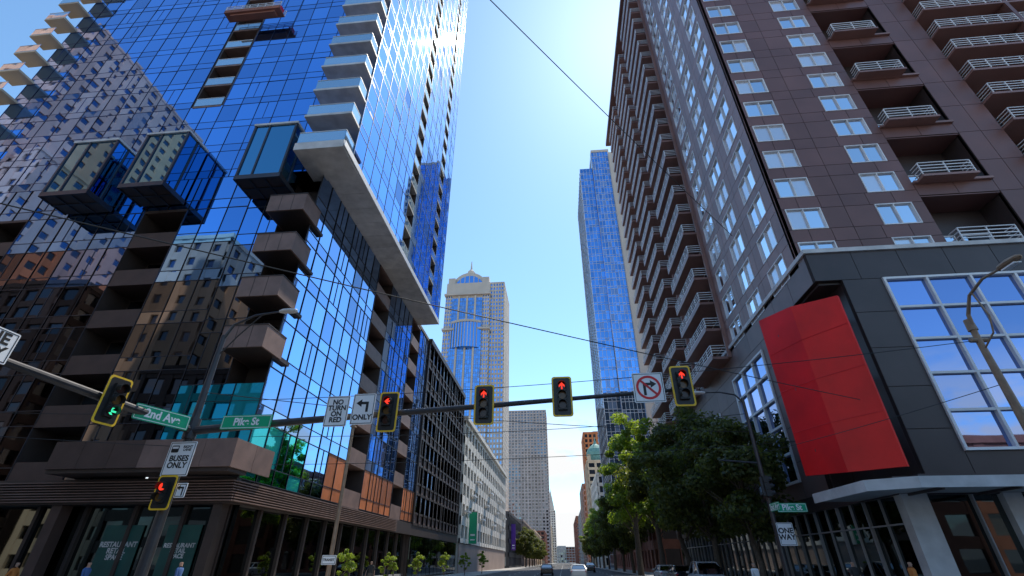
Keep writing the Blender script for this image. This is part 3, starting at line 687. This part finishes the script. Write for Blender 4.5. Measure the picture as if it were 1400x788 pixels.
def d2(T):
    b=T.p('arrow',M_SBLK)
    b.plate([(.1,-.12),(.2,-.12),(.2,.28),(-.08,.28),(-.08,.38),(-.3,.23),(-.08,.08),(-.08,.18),(.1,.18)],-.006,-.002)
    text(T,'ONLY',.28,M_SBLK,0,-.004,-.33)
sign('left_turn_only_sign',(-7.5,YS+.1,6.84),0,.9,1.2,M_SWHT,d2,M_SBLK)
def d3(T):
    b=T.p('arrow',M_SBLK); b.plate([(-.2,-.3),(-.1,-.3),(-.1,.08),(.08,.08),(.08,-.02),(.3,.13),(.08,.28),(.08,.18),(-.2,.18)],-.006,-.002)
    c=T.p('prohibition_ring',M_SRED); O=ngon(0,0,.46,32); I=ngon(0,0,.37,32)
    for i in range(32):
        j=(i+1)%32; c.quad((O[i][0],-.008,O[i][1]),(O[j][0],-.008,O[j][1]),(I[j][0],-.008,I[j][1]),(I[i][0],-.008,I[i][1]))
    c.plate([(-.30,.24),(-.24,.30),(.30,-.24),(.24,-.30)],-.010,-.007)
sign('no_right_turn_sign',(3.5,YS+.1,7.35),0,1.14,1.14,M_SWHT,d3,M_SBLK)
def st(t,w): 
    def f(T): text(T,t,.4,M_SWHT,0,-.004,0,sx=.95)
    return f
def wborder(name,loc,rz,w,h,t): sign(name,loc,rz,w,h,M_SGRN,st(t,w),M_SWHT,r=.05)
wborder('street_name_sign',(-12.1,YS-.02,6.42),0,2.05,.54,'Pike St')
wborder('street_name_sign',(PX+.3,15.6,6.25),R(72),2.0,.54,'2nd Ave')
def d5(T): text(T,'ONE\nWAY',.42,M_SBLK,0,-.004,0)
sign('one_way_sign',(PX+.3,9.45,6.55),R(90),1.25,.85,M_SWHT,d5,M_SBLK)
def d6(T):
    b=T.p('bus_symbol',M_SBLK); b.plate(rrect(.3,.26,.04,-.28,.36),-.006,-.002)
    T.p('bus_windows',M_SWHT).box(-.4,-.16,-.009,-.0065,.37,.45)
    text(T,'RIGHT\nLANE',.13,M_SBLK,.22,-.004,.38); text(T,'BUSES\nONLY',.29,M_SBLK,0,-.004,-.12)
sign('bus_lane_sign',(PX+.15,PY-.3,5.1),0,1.08,1.26,M_SWHT,d6,M_SBLK)
signal((PX+.1,PY-.42,3.9),0,0,None,plate=True,n=2,name='pedestrian_signal')
def d7(T):
    T.p('arrow',M_SBLK).plate([(.05,-.18),(.1,-.18),(.1,.12),(-.05,.12),(-.05,.18),(-.17,.09),(-.05,0),(-.05,.06),(.05,.06)],-.006,-.002)
sign('turn_sign',(PX+.66,PY-.3,3.98),0,.42,.5,M_SWHT,d7,M_SBLK)

T=Thing('utility_pole'); T.p('pole',M_POLER).tube([(-12.6,28,.14),(-12.6,28,9.2)],[.13,.08],12); T.p('base',M_POLER).tube([(-12.6,28,.14),(-12.6,28,.6)],[.24,.17],12)
T.p('bracket',M_POLER).box(-12.75,-12.45,27.85,28.15,8.9,9.0); T.finish()
def d8(T): text(T,'TRANSIT',.16,M_SBLK,0,-.004,0)
sign('parking_sign',(-12.6,27.8,1.8),0,.8,.45,M_SWHT,d8,M_SBLK)
T=Thing('street_lamp'); X,Y=11.7,29.8
T.p('pole',M_POLE).tube([(X,Y,.14),(X,Y,10.6)],[.16,.09],12); T.p('pole_base',M_POLE).tube([(X,Y,.14),(X,Y,.8)],[.3,.2],12)
T.p('lamp_arm',M_POLE).tube([(X,Y,10.3),(X-.4,Y,10.8),(X-1.3,Y,11.0),(X-2.3,Y,11.0)],[.07,.05,.045,.04],8)
T.p('lamp_arm',M_POLE).tube([(X,Y,6.7),(X-2.2,Y,6.9)],[.06,.045],8)
T.p('lamp_head',M_SOFF).loft([[(X-2.2-x,Y+w*math.cos(t),11+h*math.sin(t)) for t in [i*math.pi/5 for i in range(10)]] for x,w,h in ((0,.06,.06),(.2,.16,.1),(.55,.18,.11),(.8,.12,.08),(.85,.03,.03))])
T.finish()
signal((X-.05,Y-.35,5.4),R(90),0,None,plate=False,n=3); 
wborder('street_name_sign',(12.75,29.6,4.3),0,1.6,.46,'Pike St')
wborder('street_name_sign',(X-.1,29.0,4.3),R(-90),1.3,.4,'2nd Ave')
def d9(T): text(T,'ONE\nWAY',.36,M_SBLK,0,-.004,0)
sign('one_way_sign',(12.05,29.5,3.0),0,.85,1.1,M_SWHT,d9,M_SBLK)
T=Thing('street_lamp'); X,Y=16.0,17.6
T.p('pole',M_POLER).tube([(X,Y,.14),(X,Y,5),(X,Y,9.6)],[.2,.15,.1],14); T.p('pole_base',M_POLER).tube([(X,Y,.14),(X,Y,.9)],[.34,.22],14)
T.p('lamp_arm',M_POLER).tube([(X,Y,9.0),(X,Y-.15,9.9),(X,Y-.6,10.5),(X,Y-1.4,10.75),(X,Y-2.2,10.7)],[.09,.07,.055,.05,.045],10)
T.p('lamp_arm',M_POLER).tube([(X,Y,8.5),(X,Y-.7,8.9),(X+.0,Y-.9,9.5),(X,Y-.75,10.5)],.03,8)
T.p('pole_clamps',M_POLER).tube([(X,Y,9.3),(X,Y,9.75)],[.16,.14],12); T.p('pole_clamps',M_POLER).tube([(X-.3,Y,8.9),(X+.3,Y,8.9)],[.09,.09],10)
T.p('lamp_head',M_POLER).loft([[(X+w*math.cos(t),Y-2.1-x,10.7+h*math.sin(t)) for t in [i*math.pi/6 for i in range(12)]] for x,w,h in ((0,.06,.06),(.15,.16,.12),(.5,.2,.14),(.85,.15,.1),(.95,.03,.03))])
T.p('lamp_lens',M_SWHT).box(X-.12,X+.12,Y-2.85,Y-2.3,10.53,10.58)
T.finish()
# overhead wires
W=Thing('overhead_wires'); w=W.p('cables',M_WIRE)
def wire(a,b,sag,r=.014,n=16):
    a=Vector(a);b=Vector(b); w.tube([tuple(a.lerp(b,i/n)-Vector((0,0,sag*4*(i/n)*(1-i/n)))) for i in range(n+1)],r,6,False)
wire((15.65,33.2,25.6),(-19.8,-9.5,25.0),.6,.026)
wire((15.6,25,8.9),(-24,.8,9.6),.25,.018)
wire((PX,PY,7.8),(11.7,29.8,8.5),.35,.016); wire((16,17.6,8.9),(PX,PY,7.4),.4,.013)
wire((-17.2,26,8),(11.7,29.8,9.6),.4,.016); wire((11.7,29.8,7.2),(16,17.6,7.2),.1,.013)
wire((-17.2,27,6.6),(15.7,31,8.2),.3,.016); wire((-30,14.5,6.9),(PX,PY,6.9),.15,.013); wire((-30,12.5,6.1),(PX,PY,5.6),.1,.013)
W.finish()
def banner(name,x,y,z0,z1,mat,txt=None):
    T=Thing(name); T.p('cloth',mat).box(x,x+1.4,y,y+.06,z0,z1); T.p('arm',M_POLE).box(x-.5,x+1.4,y+.0,y+.05,z1+.02,z1+.1); T.p('arm',M_POLE).box(x-.5,x+1.4,y,y+.05,z0-.1,z0-.02)
    T.p('lettering_band',M_SWHT).box(x+.3,x+1.1,y-.02,y-.005,z0+.5,z0+.7); T.p('lettering_band',M_SWHT).box(x+.3,x+1.1,y-.02,y-.005,z0+1.2,z0+1.5)
    T.finish()
banner('green_wall_banner',LX+.6,92,4.5,9.5,M_SGRN); banner('purple_wall_banner',LX+.6,170,5,12.5,M_PURP)

# ------------------------------------------------------------ trees
def tree_meshes(seed,h,rad,nclump,nleaf,leaf,mat,trunk_h,shape=1.0):
    rng=np.random.default_rng(seed)
    b=MB(M_BARK)
    wob=[(rng.normal(0,.06)*i,rng.normal(0,.06)*i,h*.8*i/6) for i in range(7)]
    b.tube(wob,[.24*h/12*(1-.13*i) for i in range(7)],9)
    cents=[]
    for i in range(nclump):
        for _ in range(50):
            p=rng.uniform(-1,1,3)
            if np.linalg.norm(p)<=1 and np.linalg.norm(p)>.3: break
        zc=trunk_h+(h-trunk_h)*(p[2]*.5+.5); t=(zc-trunk_h)/(h-trunk_h)
        rr=rad*(math.sin(math.pi*min(1,(t*.85+.12)))**.6)**shape
        cents.append((p[0]*rr*rng.uniform(.8,1.15),p[1]*rr*rng.uniform(.8,1.15),zc))
    for c in cents[::2]:
        z=max(trunk_h*.8,c[2]-np.hypot(c[0],c[1])*.8-.3); k=min(6,z/(h*.8)*6); j=int(k)
        s0=wob[j]; b.tube([(s0[0],s0[1],z),(c[0]*.5,c[1]*.5,(z+c[2])/2+.1),c],[.07*h/12,.045*h/12,.015],5)
    C=np.array(cents); cs=rng.uniform(.5,1.1,len(C))*rad*.25
    idx=rng.integers(0,len(C),nleaf); d=rng.normal(0,1,(nleaf,3)); d/=np.linalg.norm(d,axis=1)[:,None]
    r=rng.uniform(.35,1.1,(nleaf,1))**.7
    P=C[idx]+d*r*cs[idx][:,None]*np.array([1.15,1.15,.8])
    n=d+rng.normal(0,.6,(nleaf,3))+np.array([0,0,.5]); n/=np.linalg.norm(n,axis=1)[:,None]
    u=np.cross(n,rng.normal(0,1,(nleaf,3))); u/=np.linalg.norm(u,axis=1)[:,None]; v=np.cross(n,u)
    s_=leaf*rng.uniform(.6,1.3,(nleaf,1))
    V=np.stack([P-u*s_,P-v*s_*.55,P+u*s_,P+v*s_*.55],1).reshape(-1,3)
    me=bpy.data.meshes.new('foliage'); me.vertices.add(len(V)); me.vertices.foreach_set('co',V.ravel().astype('f'))
    me.loops.add(4*nleaf); me.polygons.add(nleaf)
    me.loops.foreach_set('vertex_index',np.arange(4*nleaf,dtype='i')); me.polygons.foreach_set('loop_start',np.arange(0,4*nleaf,4,dtype='i'))
    try: me.polygons.foreach_set('loop_total',np.full(nleaf,4,dtype='i'))
    except Exception: pass
    me.materials.append(mat); me.update(calc_edges=True); me.validate()
    return b.mesh('trunk'),me
def place(name,ms,x,y,sc=1,rz=0,z=.14):
    e=link(bpy.data.objects.new(name,None)); e.location=(x,y,z); e.scale=(sc,sc,sc); e.rotation_euler=(0,0,rz)
    for n,m in zip(('trunk','foliage'),ms): o=link(bpy.data.objects.new(n,m)); o.parent=e
TD=tree_meshes(1,12.5,4.5,62,21000,.16,M_LEAFD,3.2); TD2=tree_meshes(2,11,4.0,52,17000,.16,M_LEAFD,3.0)
TL=tree_meshes(3,17,3.8,60,14000,.2,M_LEAFL,3.5,1.2); TS=tree_meshes(5,3.6,1.2,26,3000,.09,M_LEAFL,1.0)
place('street_tree',TD2,12.0,34.5,.92,1); place('street_tree',TD,11.6,42,1.06,0); place('street_tree',TD2,11.4,51,1.25,2.2)
place('street_tree',TL,10.8,60,1.0,0); place('street_tree',TL,10.4,75,1.28,2); place('street_tree',TD,11.4,90,1.2,4)
for i in range(8): place('street_tree',TL if i%2 else TD,11.6,106+i*17,1.05,i)
for i in range(7): place('street_tree',TD,-13.4,190+i*20,1.0,i)
for i,(x,y,s_) in enumerate(((-13,31,.72),(-13,39,.7),(-13,47,.75),(-13,58,.8),(-13,70,.85),(-13,85,1))): place('sapling',TS,x,y,s_*.85,i)

# ------------------------------------------------------------ vehicles
def carpaint(name,c):
    m=pm(name,c,.25,var=.03,metal=.2,island=0); m.node_tree.nodes['Principled BSDF'].inputs['Coat Weight'].default_value=.6; return m
def car(name,x,y,rz,paint,tall=0.0):
    T=Thing(name); b=T.p('body',paint)
    def ring(y,w,z0,z1,c=.1): return [(-w,y,z0+c),(-w+c,y,z0),(w-c,y,z0),(w,y,z0+c),(w,y,z1-c),(w-c*1.3,y,z1),(-w+c*1.3,y,z1),(-w,y,z1-c)]
    b.loft([ring(*r) for r in ((-2.25,.7,.4,.7,.08),(-2.15,.84,.28,.8),(-1.5,.9,.24,.92),(-.9,.9,.22,.97),(.9,.9,.22,1.0),(1.7,.9,.24,1.0),(2.15,.85,.3,.95),(2.25,.74,.4,.85,.08))])
    h=1.46+tall
    g=T.p('glasshouse',G_DARK); 
    cab=[(-1.15,.82,.96,.99,.01),(-.45,.68,.96,h-.06,.1),(.2,.66,.96,h-.02,.1),(.95,.66,.96,h-.06,.1),(1.75+tall*.3,.78,.96,1.03+tall,.02)]
    g.loft([ring(*r) for r in cab])
    b2=T.p('roof',paint); b2.loft([ring(*r) for r in ((-.5,.64,h-.1,h-.05,.02),(-.2,.66,h-.07,h+.0,.02),(.6,.66,h-.06,h+.01,.02),(1.0,.64,h-.1,h-.03,.02))])
    for s_ in (-1,1):
        b2.tube([(s_*.86,-1.1,.98),(s_*.7,-.45,h-.06)],.03,6); b2.tube([(s_*.86,.3,.98),(s_*.69,.25,h-.04)],.03,6); b2.tube([(s_*.84,1.7,1.0),(s_*.68,.98,h-.07)],.035,6)
        T.p('mirrors',paint).loft([[(s_*(.92+a),-.75+q_,z) for q_,z in ((-.05,1.0),(.05,1.0),(.05,1.13),(-.05,1.13))] for a in (0,.18)])
        for yy in (-1.4,1.4):
            T.p('tyres',M_TYRE).tube([(s_*.68,yy,.33),(s_*.91,yy,.33)],.33,20); T.p('wheel_rims',M_SOFF).tube([(s_*.9,yy,.33),(s_*.925,yy,.33)],.2,14)
        T.p('headlights',M_SWHT).box(s_*.5,s_*.78,-2.24,-2.1,.62,.74); T.p('tail_lights',M_SRED).box(s_*.55,s_*.8,2.12,2.24,.72,.86)
    T.finish((x,y,.01),rz)
CP=[carpaint('silver_paint',(.5,.5,.52)),carpaint('black_paint',(.02,.02,.025)),carpaint('white_paint',(.7,.7,.7)),carpaint('red_paint',(.4,.02,.02)),carpaint('blue_paint',(.03,.08,.25))]
car('parked_suv',10,40,math.pi,CP[0],.28); car('parked_car',10,48,math.pi,CP[1]); car('parked_car',10,55,math.pi,CP[2])
car('car',1.6,62,math.pi,CP[2]); car('car',-2.5,80,math.pi,CP[1]); car('suv',5,105,math.pi,CP[1],.2)

# ------------------------------------------------------------ people
def personmat(name,shirt,pants,hair,skin=(.45,.26,.18)):
    m,n,p=nt(name); N=n.nodes; L=n.links
    tc=N.new('ShaderNodeTexCoord'); sx=N.new('ShaderNodeSeparateXYZ'); L.new(tc.outputs['Object'],sx.inputs[0])
    r=N.new('ShaderNodeValToRGB'); r.color_ramp.interpolation='CONSTANT'; dv=N.new('ShaderNodeMath'); dv.operation='DIVIDE'; dv.inputs[1].default_value=2.0
    L.new(sx.outputs[2],dv.inputs[0]); L.new(dv.outputs[0],r.inputs[0])
    e=r.color_ramp.elements; e[0].position=0; e[0].color=(.03,.03,.03,1); e[1].position=.05; e[1].color=(*pants,1)
    for pos,c in ((.48,shirt),(.735,skin),(.835,hair)): q=e.new(pos); q.color=(*c,1)
    ab=N.new('ShaderNodeMath'); ab.operation='ABSOLUTE'; L.new(sx.outputs[0],ab.inputs[0]); gt=N.new('ShaderNodeMath'); gt.operation='GREATER_THAN'; gt.inputs[1].default_value=.235; L.new(ab.outputs[0],gt.inputs[0])
    lt=N.new('ShaderNodeMath'); lt.operation='LESS_THAN'; lt.inputs[1].default_value=1.12; L.new(sx.outputs[2],lt.inputs[0]); an=N.new('ShaderNodeMath'); an.operation='MULTIPLY'; L.new(gt.outputs[0],an.inputs[0]); L.new(lt.outputs[0],an.inputs[1])
    mx=N.new('ShaderNodeMix'); mx.data_type='RGBA'; L.new(an.outputs[0],mx.inputs[0]); L.new(r.outputs[0],mx.inputs[6]); mx.inputs[7].default_value=(*skin,1); L.new(mx.outputs[2],p.inputs['Base Color']); p.inputs['Roughness'].default_value=.8
    return m
def person(x,y,rz,mat,st=.25,h=1.0):
    V=[];E=[];Rr=[]
    def v(p,r,par=None):
        V.append(p);Rr.append(r)
        if par is not None:E.append((par,len(V)-1))
        return len(V)-1
    pel=v((0,0,.95),.14); bel=v((0,0,1.1),.13,pel); ch=v((0,.01,1.3),.15,bel); nk0=v((0,.01,1.44),.085,ch); nk=v((0,0,1.51),.055,nk0); hd=v((0,-.01,1.6),.088,nk); v((0,-.005,1.7),.085,hd)
    for s_ in (-1,1):
        hp=v((s_*.1,0,.88),.1,pel); kn=v((s_*.11,-s_*st*.5-.03,.5),.062,hp); an=v((s_*.11,-s_*st+.04,.1),.042,kn); v((s_*.12,-s_*st-.14,.05),.038,an)
        sh=v((s_*.18,.01,1.4),.062,ch); el=v((s_*.245,s_*st*.4+.02,1.14),.043,sh); wr=v((s_*.26,s_*st*.8-.06,.9),.028,el); pa=v((s_*.262,s_*st*.8-.08,.83),.033,wr)
        for k_ in range(4): f1=v((s_*.262,s_*st*.8-.11+k_*.022,.775-.004*(k_%2)),.0095,pa); v((s_*.25,s_*st*.8-.115+k_*.022,.735),.008,f1)
        v((s_*.25,s_*st*.8-.135,.81),.01,pa)
    me=bpy.data.meshes.new('body'); me.from_pydata(V,E,[]); me.materials.append(mat)
    o=link(bpy.data.objects.new('body',me)); md=o.modifiers.new('s','SKIN'); md.use_smooth_shade=True
    for i,r in enumerate(Rr): me.skin_vertices[0].data[i].radius=(r,r)
    me.skin_vertices[0].data[0].use_root=True
    s2=o.modifiers.new('d','SUBSURF'); s2.levels=1; s2.render_levels=1
    e=link(bpy.data.objects.new('pedestrian',None)); e.location=(x,y,.14); e.rotation_euler=(0,0,rz); e.scale=(h,h,h); o.parent=e
    fc=MB(M_BLACK)
    for s_ in (-1,1): fc.box(s_*.032-.01,s_*.032+.01,-.1,-.088,1.615,1.628)
    nf=MB(mat); nf.loft([[(-.012,-.09,1.575),(.012,-.09,1.575),(.006,-.09,1.615),(-.006,-.09,1.615)],[(-.006,-.115,1.58),(.006,-.115,1.58),(.003,-.1,1.61),(-.003,-.1,1.61)]])
    for nme,q_ in (('eyes',fc),('nose',nf)): oo=link(bpy.data.objects.new(nme,q_.mesh(nme))); oo.parent=e
PMs=[personmat('walker_blue',(.05,.12,.3),(.03,.04,.08),(.03,.02,.012)),personmat('walker_orange',(.6,.2,.04),(.05,.05,.06),(.1,.05,.02)),personmat('walker_white',(.6,.6,.6),(.04,.05,.1),(.02,.015,.01)),personmat('walker_black',(.03,.03,.03),(.1,.09,.08),(.2,.12,.05))]
for x,y,rz,i,s_,h in ((-20.6,21.6,R(90),0,.25,.92),(-24.5,22,R(100),1,-.2,.92),(-17.0,22.5,R(-90),0,.2,.93),(13.6,26.9,R(0),3,.2,.93),(14.4,24,R(90),1,-.25,.93),(8.6,25.5,R(200),2,.2,.9),(-13.2,36,R(0),3,.2,.95)):
    person(x,y,rz,PMs[i],s_,h)

# ------------------------------------------------------------ light, sky, camera
EL=58; AZ=20
sd=Vector((math.sin(R(AZ))*math.cos(R(EL)),math.cos(R(AZ))*math.cos(R(EL)),math.sin(R(EL))))
su=bpy.data.lights.new('sun','SUN'); su.energy=5; su.angle=R(.5); su.color=(1,.92,.8); so_=link(bpy.data.objects.new('sun',su)); so_.rotation_euler=sd.to_track_quat('Z','Y').to_euler()
wd=bpy.data.worlds.new('World'); scene.world=wd; wd.use_nodes=True; N=wd.node_tree.nodes; L=wd.node_tree.links
sk=N.new('ShaderNodeTexSky'); sk.sky_type='NISHITA'; sk.sun_disc=False; sk.sun_elevation=R(EL); sk.sun_rotation=R(AZ); sk.air_density=1.0; sk.dust_density=.25; sk.ozone_density=1.1
bg=N['Background']; bg.inputs['Strength'].default_value=.15
gr=N.new('ShaderNodeMix'); gr.data_type='RGBA'; gr.blend_type='MULTIPLY'; gr.inputs[0].default_value=1; gr.inputs[7].default_value=(1.28,1.62,1.7,1); L.new(sk.outputs[0],gr.inputs[6])
tc=N.new('ShaderNodeTexCoord'); mp=N.new('ShaderNodeMapping'); mp.inputs['Scale'].default_value=(4,4,10); L.new(tc.outputs['Generated'],mp.inputs[0])
no=N.new('ShaderNodeTexNoise'); no.inputs['Scale'].default_value=1.6; no.inputs['Detail'].default_value=9; no.inputs['Roughness'].default_value=.6; L.new(mp.outputs[0],no.inputs['Vector'])
cr=N.new('ShaderNodeMapRange'); cr.inputs[1].default_value=.42; cr.inputs[2].default_value=.54; L.new(no.outputs['Fac'],cr.inputs[0])
sp=N.new('ShaderNodeSeparateXYZ'); L.new(tc.outputs['Generated'],sp.inputs[0])
em=N.new('ShaderNodeMapRange'); em.inputs[1].default_value=.30; em.inputs[2].default_value=.2; L.new(sp.outputs[2],em.inputs[0])
mu=N.new('ShaderNodeMath'); mu.operation='MULTIPLY'; L.new(cr.outputs[0],mu.inputs[0]); L.new(em.outputs[0],mu.inputs[1])
mx=N.new('ShaderNodeMix'); mx.data_type='RGBA'; L.new(mu.outputs[0],mx.inputs[0]); L.new(gr.outputs[2],mx.inputs[6]); mx.inputs[7].default_value=(6.5,6.55,6.6,1); L.new(mx.outputs[2],bg.inputs['Color'])
cam=bpy.data.cameras.new('camera'); cam.lens=16.23; cam.sensor_width=36; cam.clip_end=6000; cam.clip_start=.1
co=link(bpy.data.objects.new('camera',cam)); co.location=(0,0,1.7); co.rotation_euler=(R(90+30.7),0,R(5.5)); scene.camera=co
scene.view_settings.view_transform='Standard'; scene.view_settings.look='None'; scene.view_settings.exposure=0
